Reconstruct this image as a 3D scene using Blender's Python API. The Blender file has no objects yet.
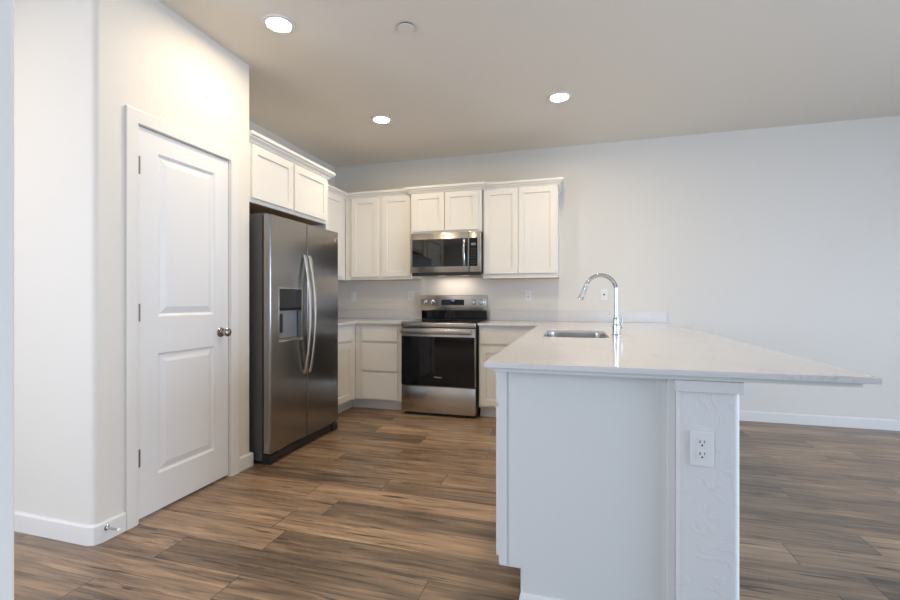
import bpy, bmesh, math
from mathutils import Vector, Matrix

S = bpy.context.scene
COL = S.collection

# ------------------------------------------------------------------ camera, world, lights, exposure
YAW = .2815
cd = bpy.data.cameras.new('camera'); cd.sensor_width = 36; cd.lens = 36 * 448.26 / 900
cd.shift_x = (450 - 446.535) / 900; cd.shift_y = (299.358 - 300) / 900
cd.clip_start = .02; cd.clip_end = 100
cam = bpy.data.objects.new('camera', cd); COL.objects.link(cam)
cam.location = (0, 0, 1.143); cam.rotation_euler = (math.pi / 2, 0, YAW)
S.camera = cam

W = bpy.data.worlds.new('world'); S.world = W; W.use_nodes = True
bg = W.node_tree.nodes['Background']; bg.inputs[0].default_value = (.60, .82, 1, 1); bg.inputs[1].default_value = 1.2

def area(name, loc, rot, sx, sy, power, col, spread=180):
    l = bpy.data.lights.new(name, 'AREA'); l.shape = 'RECTANGLE'; l.size = sx; l.size_y = sy
    l.energy = power; l.color = col; l.spread = math.radians(spread)
    o = bpy.data.objects.new(name, l); COL.objects.link(o); o.location = loc; o.rotation_euler = rot
    return o
DAY = (.61, .76, 1.0)
R90 = math.pi / 2
area('added_rear_daylight', (1.75, -4.02, 1.35), (R90, 0, 0), 2.7, 1.9, 24, DAY)        # daylight for the guessed, unseen rear window, facing +y
area('added_patio_daylight', (4.86, 1.0, 1.05), (R90 - .50, 0, R90), 3.0, 2.0, 250, DAY)           # daylight for the guessed, unseen patio door, facing -x
area('added_den_daylight', (-3.75, -1.2, 1.45), (R90 - .1, 0, -R90), 1.7, 1.5, 130, (.68, .79, 1))   # added to light the hall and pantry face, facing +x
CAN_L = 246          # radiance of the downlight lenses
CAN_COL = (1, .81, .565)
HOOD_W = 1.05
S.view_settings.view_transform = 'Standard'; S.view_settings.look = 'None'
S.view_settings.gamma = 1; S.view_settings.use_curve_mapping = False
S.view_settings.exposure = 0.06

# ------------------------------------------------------------------ materials
def lin(r, g, b):
    f = lambda c: c / 12.92 if c <= .04045 else ((c + .055) / 1.055) ** 2.4
    return (f(r / 255), f(g / 255), f(b / 255), 1)
class N:
    def __init__(s, m): s.t = m.node_tree
    def __call__(s, typ, **k):
        n = s.t.nodes.new(typ)
        for a, v in k.items():
            if a == 'ins':
                for i, x in v.items():
                    if hasattr(x, 'is_output'): s.t.links.new(x, n.inputs[i])
                    else: n.inputs[i].default_value = x
            else: setattr(n, a, v)
        return n
    def math(s, op, a, b=0.0, c=0.0):
        return s('ShaderNodeMath', operation=op, ins={0: a, 1: b, 2: c}).outputs[0]
def mat(name, col, rough=.5, metal=0, spec=.5, bump=None, coat=0, emit=None, aniso=0):
    m = bpy.data.materials.new(name); m.use_nodes = True
    b = m.node_tree.nodes['Principled BSDF']
    b.inputs['Base Color'].default_value = col if len(col) == 4 else (*col, 1)
    b.inputs['Roughness'].default_value = rough; b.inputs['Metallic'].default_value = metal
    b.inputs['Specular IOR Level'].default_value = spec
    if coat: b.inputs['Coat Weight'].default_value = coat; b.inputs['Coat Roughness'].default_value = .03
    if emit: b.inputs['Emission Color'].default_value = (*emit[0], 1); b.inputs['Emission Strength'].default_value = emit[1]
    if aniso: b.inputs['Anisotropic'].default_value = aniso
    if bump:
        n = N(m); scale, strength, dist = bump
        tc = n('ShaderNodeTexCoord')
        nz = n('ShaderNodeTexNoise', ins={'Vector': tc.outputs['Object'], 'Scale': scale, 'Detail': 4, 'Roughness': .55})
        bp = n('ShaderNodeBump', ins={'Strength': strength, 'Distance': dist, 'Height': nz.outputs[0]})
        m.node_tree.links.new(bp.outputs[0], b.inputs['Normal'])
    return m

M = {}
M['wall'] = mat('wall_paint', (.725, .695, .64), .6, bump=(55, .25, .002), spec=.3)
M['ceiling'] = mat('ceiling_paint', (.78, .735, .66), .75, bump=(45, .3, .003), spec=.2)
M['trim'] = mat('trim_paint', (.75, .735, .705), .38)
M['door'] = mat('door_paint', (.755, .755, .755), .4)
M['cab'] = mat('cabinet_paint', (.755, .735, .69), .36)
M['panel'] = mat('panel_paint', (.69, .69, .665), .45)
M['steel'] = mat('brushed_steel', (.56, .53, .49), .24, 1)
M['chrome'] = mat('polished_chrome', (.58, .585, .59), .08, 1)
M['nickel'] = mat('satin_nickel', (.40, .375, .35), .14, 1)
M['hinge'] = mat('hinge_metal', (.26, .25, .24), .35, 1)
M['sinksteel'] = mat('sink_steel', (.52, .50, .47), .28, 1)
M['blackglass'] = mat('black_glass', (.005, .005, .006), .03, spec=.34)
M['mwglass'] = mat('microwave_glass', (.007, .007, .007), .03, spec=.8)
M['cooktop'] = mat('cooktop_glass', (.008, .008, .009), .05)
M['blackplastic'] = mat('black_plastic', (.018, .018, .019), .4)
M['darkgrey'] = mat('charcoal_side_panel', (.085, .085, .085), .5)
M['dispblack'] = mat('dispenser_black', (.016, .016, .017), .3)
M['wellgrey'] = mat('dispenser_well_grey', (.30, .31, .33), .28, .5)
M['plastic'] = mat('white_plastic', (.80, .80, .79), .3)
M['slot'] = mat('slot_dark', (.03, .03, .03), .5)
M['rubber'] = mat('white_rubber', (.75, .75, .74), .6)
M['gap'] = mat('shadow_gap_dark', (.10, .095, .085), .8)
M['lens'] = mat('downlight_lens', (1, 1, 1), .5, emit=(CAN_COL, CAN_L))
M['lcd'] = mat('lcd_green', (.10, .13, .11), .2, emit=((.30, .42, .33), .16))
M['digits'] = mat('blue_digits', (.05, .1, .5), .3, emit=((.12, .28, 1), 1.6))
M['legend'] = mat('key_legend', (.11, .11, .11), .5)
M['logo'] = mat('silver_logo', (.72, .70, .67), .35, .6)
M['hoodlens'] = mat('hood_lamp_lens', (1, 1, 1), .5, emit=((1, .72, .45), .7))
M['rubberseal'] = mat('dark_gasket', (.02, .02, .02), .7)
M['ground'] = mat('patio_concrete', (.42, .41, .39), .9)

def fridge_steel():
    m = mat('fridge_steel', (.325, .315, .305), .24, 1, aniso=.5)
    return m
    n = N(m); b = m.node_tree.nodes['Principled BSDF']
    tc = n('ShaderNodeTexCoord'); mp = n('ShaderNodeMapping', ins={0: tc.outputs['Object'], 3: (3, 3, 900)})
    nz = n('ShaderNodeTexNoise', ins={'Vector': mp.outputs[0], 'Scale': 1.0, 'Detail': 2})
    r = n('ShaderNodeMapRange', ins={0: nz.outputs[0], 3: .23, 4: .33})
    m.node_tree.links.new(r.outputs[0], b.inputs['Roughness'])
    return m
M['fridge'] = fridge_steel()

def quartz():
    m = mat('white_quartz', (.8, .8, .8), .11, spec=.55)
    n = N(m); b = m.node_tree.nodes['Principled BSDF']
    tc = n('ShaderNodeTexCoord')
    a = n('ShaderNodeTexNoise', ins={'Vector': tc.outputs['Object'], 'Scale': 9, 'Detail': 8, 'Roughness': .65, 'Distortion': 1.2})
    r1 = n('ShaderNodeValToRGB', ins={0: a.outputs[0]})
    e = r1.color_ramp.elements; e[0].position = .47; e[0].color = (0, 0, 0, 1); e[1].position = .53; e[1].color = (0, 0, 0, 1)
    k = r1.color_ramp.elements.new(.50); k.color = (1, 1, 1, 1)
    g = n('ShaderNodeTexNoise', ins={'Vector': tc.outputs['Object'], 'Scale': 4, 'Detail': 3})
    gm = n('ShaderNodeMapRange', ins={0: g.outputs[0], 1: .5, 2: .72})
    v = n.math('MULTIPLY', r1.outputs[0], gm.outputs[0])
    f = n('ShaderNodeTexNoise', ins={'Vector': tc.outputs['Object'], 'Scale': 220, 'Detail': 3})
    fm = n('ShaderNodeMapRange', ins={0: f.outputs[0], 1: .60, 2: .75, 3: 0, 4: .35})
    t = n.math('MINIMUM', n.math('ADD', n.math('MULTIPLY', v, .6), fm.outputs[0]), 1)
    mx = n('ShaderNodeMix', data_type='RGBA', ins={0: n.math('MULTIPLY', t, .75), 6: (.69, .675, .665, 1), 7: (.38, .36, .36, 1)})
    m.node_tree.links.new(mx.outputs[2], b.inputs['Base Color'])
    return m
M['quartz'] = quartz()

def pony():
    m = mat('skip_trowel_wall', (.75, .745, .73), .5, spec=.4)
    n = N(m); b = m.node_tree.nodes['Principled BSDF']
    tc = n('ShaderNodeTexCoord')
    w = n('ShaderNodeTexNoise', ins={'Vector': tc.outputs['Object'], 'Scale': 8, 'Detail': 3, 'Distortion': 2.4})
    r = n('ShaderNodeValToRGB', ins={0: w.outputs[0]}); e = r.color_ramp.elements
    e[0].position = .50; e[1].position = .54
    f = n('ShaderNodeTexNoise', ins={'Vector': tc.outputs['Object'], 'Scale': 60, 'Detail': 3})
    h = n.math('ADD', r.outputs[0], n.math('MULTIPLY', f.outputs[0], .35))
    bp = n('ShaderNodeBump', ins={'Strength': .22, 'Distance': .003, 'Height': h})
    m.node_tree.links.new(bp.outputs[0], b.inputs['Normal'])
    return m
M['pony'] = pony()

def planks():
    m = mat('vinyl_plank_floor', (.3, .2, .13), .34, spec=.95)
    n = N(m); b = m.node_tree.nodes['Principled BSDF']; L = m.node_tree.links
    PW, PL = .182, 1.22
    tc = n('ShaderNodeTexCoord'); sp = n('ShaderNodeSeparateXYZ', ins={0: tc.outputs['Object']})
    X, Y = sp.outputs[0], n.math('SUBTRACT', sp.outputs[1], .082)
    ry = n.math('DIVIDE', Y, PW); row = n.math('FLOOR', ry)
    off = n('ShaderNodeTexWhiteNoise', noise_dimensions='1D', ins={'W': row}).outputs[0]
    cx = n.math('ADD', n.math('DIVIDE', X, PL), off); colm = n.math('FLOOR', cx)
    cv = n('ShaderNodeCombineXYZ', ins={0: colm, 1: row})
    wn = n('ShaderNodeTexWhiteNoise', noise_dimensions='2D', ins={0: cv.outputs[0]})
    idv = wn.outputs[0]
    sp2 = n('ShaderNodeSeparateColor', ins={0: wn.outputs[1]})
    gx = n.math('ADD', X, n.math('MULTIPLY', sp2.outputs[0], 37.0))      # grain differs plank to plank
    gy = n.math('ADD', Y, n.math('MULTIPLY', sp2.outputs[1], 23.0))
    gv = n('ShaderNodeCombineXYZ', ins={0: gx, 1: gy}).outputs[0]
    def noise(sx, sy, det, rough=.55, dist=0.0):
        mp = n('ShaderNodeMapping', ins={0: gv, 3: (sx, sy, 1)})
        return n('ShaderNodeTexNoise', ins={'Vector': mp.outputs[0], 'Scale': 1.0, 'Detail': det, 'Roughness': rough, 'Distortion': dist}).outputs[0]
    def rng(x, a, c, lo, hi): return n('ShaderNodeMapRange', ins={0: x, 1: a, 2: c, 3: lo, 4: hi}).outputs[0]
    def mix(f, a, c, blend='MIX'):
        k = n('ShaderNodeMix', data_type='RGBA', blend_type=blend, ins={0: f, 6: a, 7: c}); return k.outputs[2]
    g1 = noise(1.6, 20, 5, .6, .9); g2 = noise(5, 120, 4, .65, .3); g3 = noise(1.3, 5.0, 3, .5, .5); g5 = noise(2.5, 48, 4, .6, .6)
    tone = n.math('ADD', n.math('MULTIPLY', g1, .55), n.math('ADD', n.math('MULTIPLY', g2, .22), n.math('ADD', n.math('MULTIPLY', g5, .23), n.math('MULTIPLY', n.math('SUBTRACT', idv, .5), .15))))
    rp = n('ShaderNodeValToRGB', ins={0: tone}); e = rp.color_ramp.elements
    e[0].position = .335; e[0].color = (.070, .043, .028, 1)
    e[1].position = .68; e[1].color = (.47, .315, .19, 1)
    k = e.new(.44); k.color = (.165, .108, .065, 1)
    k = e.new(.54); k.color = (.295, .190, .112, 1)
    c = mix(rng(g3, .50, .72, 0, .75), rp.outputs[0], (.52, .54, .57, 1), 'MULTIPLY')     # smoky grey heart streaks
    vmp = n('ShaderNodeMapping', ins={0: gv, 3: (2.3, 8.5, 1)})
    vo = n('ShaderNodeTexVoronoi', feature='F1', ins={'Vector': vmp.outputs[0], 'Scale': 1.0, 'Randomness': 1.0})
    wob = n.math('ADD', vo.outputs['Distance'], n.math('MULTIPLY', n.math('SUBTRACT', g1, .5), .12))
    c = mix(rng(wob, .05, .27, .5, 0), c, (.10, .062, .04, 1))                            # stained halo of each knot
    c = mix(rng(wob, .03, .075, .92, 0), c, (.022, .014, .010, 1))                          # knot
    crack = n.math('MULTIPLY', rng(noise(3.0, 60, 3, .5, .7), .59, .645, 0, .88), rng(noise(1.7, 7, 2), .40, .52, 0, 1))
    c = mix(crack, c, (.035, .022, .015, 1))
    fy = n.math('FRACT', ry); fx = n.math('FRACT', cx)
    ey = n.math('MINIMUM', fy, n.math('SUBTRACT', 1, fy)); ex = n.math('MINIMUM', fx, n.math('SUBTRACT', 1, fx))
    seam = n.math('MAXIMUM', n.math('LESS_THAN', ey, .0010 / PW), n.math('LESS_THAN', ex, .0020 / PL))
    c = mix(n.math('MULTIPLY', seam, .9), c, (.03, .02, .014, 1))
    L.new(c, b.inputs['Base Color'])
    L.new(rng(g2, .3, .7, .30, .42), b.inputs['Roughness'])
    bp = n('ShaderNodeBump', ins={'Strength': .25, 'Distance': .001, 'Height': n.math('SUBTRACT', g2, n.math('MULTIPLY', seam, 2.0))})
    L.new(bp.outputs[0], b.inputs['Normal'])
    return m
M['floor'] = planks()

def rawwood():
    m = mat('raw_maple', (.55, .36, .19), .6)
    n = N(m); b = m.node_tree.nodes['Principled BSDF']
    tc = n('ShaderNodeTexCoord'); mp = n('ShaderNodeMapping', ins={0: tc.outputs['Object'], 3: (3, 40, 3)})
    nz = n('ShaderNodeTexNoise', ins={'Vector': mp.outputs[0], 'Scale': 1.0, 'Detail': 4})
    mx = n('ShaderNodeMix', data_type='RGBA', ins={0: nz.outputs[0], 6: (.42, .26, .13, 1), 7: (.66, .45, .26, 1)})
    m.node_tree.links.new(mx.outputs[2], b.inputs['Base Color'])
    return m
M['rawwood'] = rawwood()

def glass():
    m = bpy.data.materials.new('window_glass'); m.use_nodes = True
    n = N(m); t = m.node_tree; t.nodes.remove(t.nodes['Principled BSDF'])
    tr = n('ShaderNodeBsdfTransparent'); gl = n('ShaderNodeBsdfGlossy', ins={'Roughness': .02})
    fr = n('ShaderNodeFresnel', ins={0: 1.45}); mx = n('ShaderNodeMixShader', ins={0: fr.outputs[0], 1: tr.outputs[0], 2: gl.outputs[0]})
    t.links.new(mx.outputs[0], t.nodes['Material Output'].inputs[0]); return m
M['glass'] = glass()

# ------------------------------------------------------------------ geometry helpers
def obj(name, bm, m, parent=None, smooth=35, at=None):
    """link bm as ONE mesh object; coordinates are world, moved to the parent's or its own origin"""
    bmesh.ops.recalc_face_normals(bm, faces=bm.faces)
    me = bpy.data.meshes.new(name); 
    org = Vector(at) if at is not None else None
    if parent is not None: org = parent.matrix_world.translation.copy() if org is None else org
    if org is None:
        vs = [v.co for v in bm.verts]
        org = Vector(((min(v.x for v in vs) + max(v.x for v in vs)) / 2, (min(v.y for v in vs) + max(v.y for v in vs)) / 2, min(v.z for v in vs)))
    bmesh.ops.translate(bm, verts=bm.verts, vec=-org)
    bm.to_mesh(me); bm.free()
    for p in me.polygons: p.use_smooth = True
    me.set_sharp_from_angle(angle=math.radians(smooth))
    ms = m if isinstance(m, (list, tuple)) else [m]
    for x in ms: me.materials.append(M[x] if isinstance(x, str) else x)
    o = bpy.data.objects.new(name, me); COL.objects.link(o)
    if m != 'steel':
        wn = o.modifiers.new('weighted_normals', 'WEIGHTED_NORMAL'); wn.keep_sharp = True
    if parent is not None:
        o.parent = parent; o.location = org - parent.matrix_world.translation
    else: o.location = org
    o.matrix_world.translation = org
    return o
def tag(o, label=None, cat=None, group=None, kind=None):
    if label: o['label'] = label
    if cat: o['category'] = cat
    if group: o['group'] = group
    if kind: o['kind'] = kind
    return o
def thing(name, label, cat, loc, group=None):
    o = bpy.data.objects.new(name, None); COL.objects.link(o); o.location = loc; o.empty_display_size = .05
    o.matrix_world = Matrix.Translation(loc)
    return tag(o, label, cat, group)
def struct(name, bm, m, label=None, smooth=35):
    o = obj(name, bm, m, smooth=smooth); tag(o, label, kind='structure'); return o

def bx(bm, x0, x1, y0, y1, z0, z1, bev=0, seg=2, mi=0):
    """axis-aligned bevelled box"""
    b = bmesh.new()
    vs = [b.verts.new((x, y, z)) for x in (x0, x1) for y in (y0, y1) for z in (z0, z1)]
    for f in ((0, 1, 3, 2), (4, 6, 7, 5), (0, 4, 5, 1), (2, 3, 7, 6), (0, 2, 6, 4), (1, 5, 7, 3)): b.faces.new([vs[i] for i in f])
    if bev: bmesh.ops.bevel(b, geom=b.edges[:], offset=bev, segments=seg, profile=.5, affect='EDGES')
    merge(bm, b, mi=mi); return bm
def merge(bm, b, mat4=None, mi=None):
    if mat4 is not None: bmesh.ops.transform(b, matrix=mat4, verts=b.verts)
    bmesh.ops.recalc_face_normals(b, faces=b.faces)
    mp = {v: bm.verts.new(v.co) for v in b.verts}
    for f in b.faces:
        try: nf = bm.faces.new([mp[v] for v in f.verts])
        except ValueError: continue
        nf.material_index = f.material_index if mi is None else mi
    b.free()
def box(*a, **k): return bx(bmesh.new(), *a, **k)
def prism(bm, pts, z0, z1, bev=0):
    """vertical prism from an xy outline"""
    b = bmesh.new()
    lo = [b.verts.new((x, y, z0)) for x, y in pts]; hi = [b.verts.new((x, y, z1)) for x, y in pts]
    n = len(pts); b.faces.new(lo); b.faces.new(hi)
    for i in range(n): b.faces.new((lo[i], lo[(i + 1) % n], hi[(i + 1) % n], hi[i]))
    if bev: bmesh.ops.bevel(b, geom=[e for e in b.edges if abs(e.verts[0].co.z - e.verts[1].co.z) < 1e-6], offset=bev, segments=2, profile=.5, affect='EDGES')
    merge(bm, b); return bm
def sweep_prof(bm, prof, path, closed=False):
    """mitred sweep: prof = [(out, z)], path = [(x, y, nx, ny)] where (nx, ny) is the mitre offset for out=1"""
    b = bmesh.new(); rings = []
    for (x, y, nx, ny) in path: rings.append([b.verts.new((x + nx * o, y + ny * o, z)) for o, z in prof])
    k = len(prof)
    for r in range(len(rings) - 1):
        for i in range(k): b.faces.new((rings[r][i], rings[r][(i + 1) % k], rings[r + 1][(i + 1) % k], rings[r + 1][i]))
    b.faces.new(rings[0]); b.faces.new(rings[-1]); merge(bm, b); return bm
def tube(bm, pts, rad, seg=16, caps=True):
    pts = [Vector(p) for p in pts]; n = len(pts); rad = rad if isinstance(rad, (list, tuple)) else [rad] * n
    b = bmesh.new(); rings = []; T0 = None
    for i, p in enumerate(pts):
        t = (pts[min(i + 1, n - 1)] - pts[max(i - 1, 0)]).normalized()
        if T0 is None:
            a = t.orthogonal().normalized()
        else:
            a = (T0.rotation_difference(t) @ a).normalized()
        T0 = t; c = t.cross(a)
        rings.append([b.verts.new(p + (a * math.cos(2 * math.pi * j / seg) + c * math.sin(2 * math.pi * j / seg)) * rad[i]) for j in range(seg)])
    for r in range(n - 1):
        for j in range(seg): b.faces.new((rings[r][j], rings[r][(j + 1) % seg], rings[r + 1][(j + 1) % seg], rings[r + 1][j]))
    if caps: b.faces.new(rings[0]); b.faces.new(rings[-1])
    merge(bm, b); return bm
def lathe(bm, prof, loc, axis='z', seg=32):
    """prof = [(r, h)] revolved about axis, placed at loc"""
    b = bmesh.new(); rings = []
    for r, h in prof:
        if r < 1e-6: rings.append([b.verts.new((0, 0, h))])
        else: rings.append([b.verts.new((r * math.cos(2 * math.pi * j / seg), r * math.sin(2 * math.pi * j / seg), h)) for j in range(seg)])
    for a, c in zip(rings, rings[1:]):
        for j in range(seg):
            k = (j + 1) % seg
            if len(a) == 1 and len(c) == 1: continue
            if len(a) == 1: b.faces.new((a[0], c[j], c[k]))
            elif len(c) == 1: b.faces.new((a[j], a[k], c[0]))
            else: b.faces.new((a[j], a[k], c[k], c[j]))
    Rm = {'z': Matrix(), '-z': Matrix.Rotation(math.pi, 4, 'X'), 'x': Matrix.Rotation(R90, 4, 'Y'), '-x': Matrix.Rotation(-R90, 4, 'Y'),
          'y': Matrix.Rotation(-R90, 4, 'X'), '-y': Matrix.Rotation(R90, 4, 'X')}[axis]
    merge(bm, b, Matrix.Translation(loc) @ Rm); return bm
def facing(dirn, loc):
    """local (u right, v up, w out) -> world for a front that faces dirn"""
    u, w = {'-y': ((1, 0, 0), (0, -1, 0)), '+x': ((0, 1, 0), (1, 0, 0)), '-x': ((0, -1, 0), (-1, 0, 0)), '+y': ((-1, 0, 0), (0, 1, 0))}[dirn]
    m = Matrix((( u[0], 0, w[0], loc[0]), (u[1], 0, w[1], loc[1]), (0, 1, 0, loc[2]), (0, 0, 0, 1)))
    return m
def inset(b, f, th, dp):
    """inset a face and move it along its outward (local +z) direction"""
    r = bmesh.ops.inset_region(b, faces=[f], thickness=th, use_even_offset=True)
    for v in f.verts: v.co.z += dp
def slab_local(w, h, t):
    b = bmesh.new()
    vs = [b.verts.new((x, y, z)) for x in (0, w) for y in (0, h) for z in (0, t)]
    for f in ((0, 1, 3, 2), (4, 6, 7, 5), (0, 4, 5, 1), (2, 3, 7, 6), (0, 2, 6, 4)): b.faces.new([vs[i] for i in f])
    front = b.faces.new([vs[i] for i in (1, 5, 7, 3)])
    return b, front
def shaker(w, h, t=.02, rail=.057, rec=.009):
    b, f = slab_local(w, h, t); inset(b, f, .0015, .0); 
    for v in b.verts: pass
    inset(b, f, rail, 0); inset(b, f, .0012, -rec); inset(b, f, .004, -.0008)
    out = [e for e in b.edges if len([1 for v in e.verts if abs(v.co.z - t) < 1e-6 and (v.co.x < 1e-6 or v.co.x > w - 1e-6 or v.co.y < 1e-6 or v.co.y > h - 1e-6)]) == 2]
    bmesh.ops.bevel(b, geom=out, offset=.0013, segments=1, affect='EDGES')
    return b
def flat_front(w, h, t=.02):
    b, f = slab_local(w, h, t)
    out = [e for e in b.edges if all(abs(v.co.z - t) < 1e-6 for v in e.verts)]
    bmesh.ops.bevel(b, geom=out, offset=.002, segments=2, affect='EDGES')
    return b
def front(parent, name, kind, dirn, a0, a1, z0, z1, plane, m='cab', t=.02):
    """a door or drawer front; a0..a1 is the run along the face, plane its back coordinate"""
    w, h = a1 - a0, z1 - z0
    b = shaker(w, h, t) if kind == 'shaker' else flat_front(w, h, t)
    loc = {'-y': (a0, plane, z0), '+x': (plane, a0, z0), '-x': (plane, a1, z0)}[dirn]
    bm = bmesh.new(); merge(bm, b, facing(dirn, loc)); return obj(name, bm, m, parent)
def grid_plate(outer, holes, z0, z1):
    """slab with holes: outer and holes are xy loops"""
    b = bmesh.new(); edges = []
    for loop in [outer] + holes:
        vs = [b.verts.new((x, y, z0)) for x, y in loop]
        edges += [b.edges.new((vs[i], vs[(i + 1) % len(vs)])) for i in range(len(vs))]
    bmesh.ops.triangle_fill(b, use_beauty=True, use_dissolve=False, edges=edges)
    r = bmesh.ops.extrude_face_region(b, geom=b.faces[:])
    bmesh.ops.translate(b, verts=[v for v in r['geom'] if isinstance(v, bmesh.types.BMVert)], vec=(0, 0, z1 - z0))
    bmesh.ops.recalc_face_normals(b, faces=b.faces)
    return b
def rrect(x0, x1, y0, y1, r, n=8):
    pts = []
    for cx, cy, a in ((x1 - r, y1 - r, 0), (x0 + r, y1 - r, 90), (x0 + r, y0 + r, 180), (x1 - r, y0 + r, 270)):
        for i in range(n + 1):
            t = math.radians(a + 90 * i / n); pts.append((cx + r * math.cos(t), cy + r * math.sin(t)))
    return pts
def text(name, s, size, dirn, loc, m, parent, depth=.0006):
    c = bpy.data.curves.new(name, 'FONT'); c.body = s; c.size = size; c.extrude = depth; c.align_x = 'CENTER'; c.align_y = 'CENTER'
    o = bpy.data.objects.new(name, c); COL.objects.link(o)
    me = bpy.data.meshes.new_from_object(o.evaluated_get(bpy.context.evaluated_depsgraph_get()))
    bpy.data.objects.remove(o); bpy.data.curves.remove(c)
    b = bmesh.new(); b.from_mesh(me); bpy.data.meshes.remove(me)
    bm = bmesh.new(); merge(bm, b, facing(dirn, loc)); return obj(name, bm, m, parent)

# ------------------------------------------------------------------ room shell
H = 2.743
YB = 4.847; XL = -2.81; XR = 5.1; YR = -4.1; XH = -4.0
XP = -2.150; YP1 = 1.545; YP2 = 2.585
struct('floor', box(XH - .1, XR + .1, YR - .1, YB + .1, -.1, 0), 'floor', 'wood-look vinyl plank floor running through kitchen and dining area')
struct('ceiling', box(XH - .1, XR + .1, YR - .1, YB + .1, H, H + .1), 'ceiling', 'flat off-white ceiling with recessed downlights')
struct('wall_back', box(XL - .1, XR + .1, YB, YB + .1, 0, H), 'wall', 'long back wall behind the range and sink')
struct('wall_left', box(XL - .1, XL, YP2, YB, 0, H), 'wall', 'kitchen side wall behind the refrigerator')
VY0, VY1, VZ0, VZ1 = -2.1, -.3, .65, 2.25  # opening for an unseen window, added to bring daylight into the hall
bm = bmesh.new()
bx(bm, XH - .1, XH, YR - .1, VY0, 0, H); bx(bm, XH - .1, XH, VY1, YP1 + .1, 0, H); bx(bm, XH - .1, XH, VY0, VY1, 0, VZ0); bx(bm, XH - .1, XH, VY0, VY1, VZ1, H)
struct('wall_hall', bm, 'wall', 'hall side wall with an opening for an added window')

def arc(cx, cy, r, a0, a1, n=6):
    return [(cx + r * math.cos(math.radians(a0 + (a1 - a0) * i / n)), cy + r * math.sin(math.radians(a0 + (a1 - a0) * i / n))) for i in range(n + 1)]
DY1, DY2, DZ = 1.745, 2.41, 2.055      # rough opening
bm = bmesh.new(); r = .019; t = .115; rc = .028
prism(bm, [(XH, YP1)] + arc(XP - rc, YP1 + rc, rc, -90, 0) + [(XP, DY1), (XP - t, DY1), (XP - t, YP1 + t), (XH, YP1 + t)], 0, H)
prism(bm, [(XP, DY2)] + arc(XP - r, YP2 - r, r, 0, 90) + [(XL, YP2), (XL, YP2 - t), (XP - t, YP2 - t), (XP - t, DY2)], 0, H)
bx(bm, XP - t, XP, DY1, DY2, DZ, H)
struct('wall_pantry', bm, 'wall', 'pantry wall with rounded corners around the white panel door')
struct('wall_entry', box(-1.065, -.945, YR, .5488, 0, H, bev=.012, seg=3), 'wall', 'pale wall edge in the nearest left corner')

# rear wall with window opening, right wall with patio door opening (openings guessed, out of frame, added to let in daylight)
WX0, WX1, WZ0, WZ1 = .35, 3.15, .38, 2.32
bm = bmesh.new()
bx(bm, XH, WX0, YR - .1, YR, 0, H); bx(bm, WX1, XR, YR - .1, YR, 0, H); bx(bm, WX0, WX1, YR - .1, YR, 0, WZ0); bx(bm, WX0, WX1, YR - .1, YR, WZ1, H)
struct('wall_rear', bm, 'wall', 'rear wall with an opening for an added window')
PY0, PY1, PZ = -.55, 2.55, 2.08
bm = bmesh.new()
bx(bm, XR, XR + .1, YR - .1, PY0, 0, H); bx(bm, XR, XR + .1, PY1, YB + .1, 0, H); bx(bm, XR, XR + .1, PY0, PY1, PZ, H)
struct('wall_right', bm, 'wall', 'dining side wall with an opening for an added patio door')

bm = bmesh.new(); yy0, yy1 = YR - .09, YR - .03  # guessed rear window, never in view, there to let in daylight
bx(bm, WX0, WX1, yy0, yy1, WZ0, WZ0 + .05); bx(bm, WX0, WX1, yy0, yy1, WZ1 - .05, WZ1)
for x in (WX0, (WX0 + WX1) / 2 - .025, WX1 - .05): bx(bm, x, x + .05, yy0, yy1, WZ0 + .05, WZ1 - .05)
w1 = obj('added_window_1', bm, 'plastic'); tag(w1, 'added unseen wide window in the rear wall, letting in daylight', kind='structure')
obj('pane', box(WX0 + .04, WX1 - .04, YR - .065, YR - .059, WZ0 + .04, WZ1 - .04), 'glass', w1)
bm = bmesh.new(); xx0, xx1 = XH - .09, XH - .03  # invented hall side window, out of view, lights the pantry face
bx(bm, xx0, xx1, VY0, VY1, VZ0, VZ0 + .05); bx(bm, xx0, xx1, VY0, VY1, VZ1 - .05, VZ1)
for y in (VY0, (VY0 + VY1) / 2 - .025, VY1 - .05): bx(bm, xx0, xx1, y, y + .05, VZ0 + .05, VZ1 - .05)
w2 = obj('added_window_2', bm, 'plastic'); tag(w2, 'added unseen window letting daylight onto the hall and pantry wall', kind='structure')
obj('pane', box(XH - .065, XH - .059, VY0 + .04, VY1 - .04, VZ0 + .04, VZ1 - .04), 'glass', w2)
bm = bmesh.new(); xx0, xx1 = XR + .03, XR + .09  # guessed patio door, out of view, there for daylight from the right
bx(bm, xx0, xx1, PY0, PY1, 0, .06); bx(bm, xx0, xx1, PY0, PY1, PZ - .06, PZ)
for y in (PY0, (PY0 + PY1) / 2 - .04, PY1 - .08): bx(bm, xx0, xx1, y, y + .08, .06, PZ - .06)
d2 = obj('added_door_2', bm, 'plastic'); tag(d2, 'added unseen sliding glass door letting daylight into the dining side', kind='structure')
obj('pane', box(XR + .058, XR + .064, PY0 + .07, PY1 - .07, .05, PZ - .05), 'glass', d2)
struct('ground', box(-12, 14, -14, 10, -.32, -.12), 'ground', 'pale concrete outside the windows')

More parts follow.
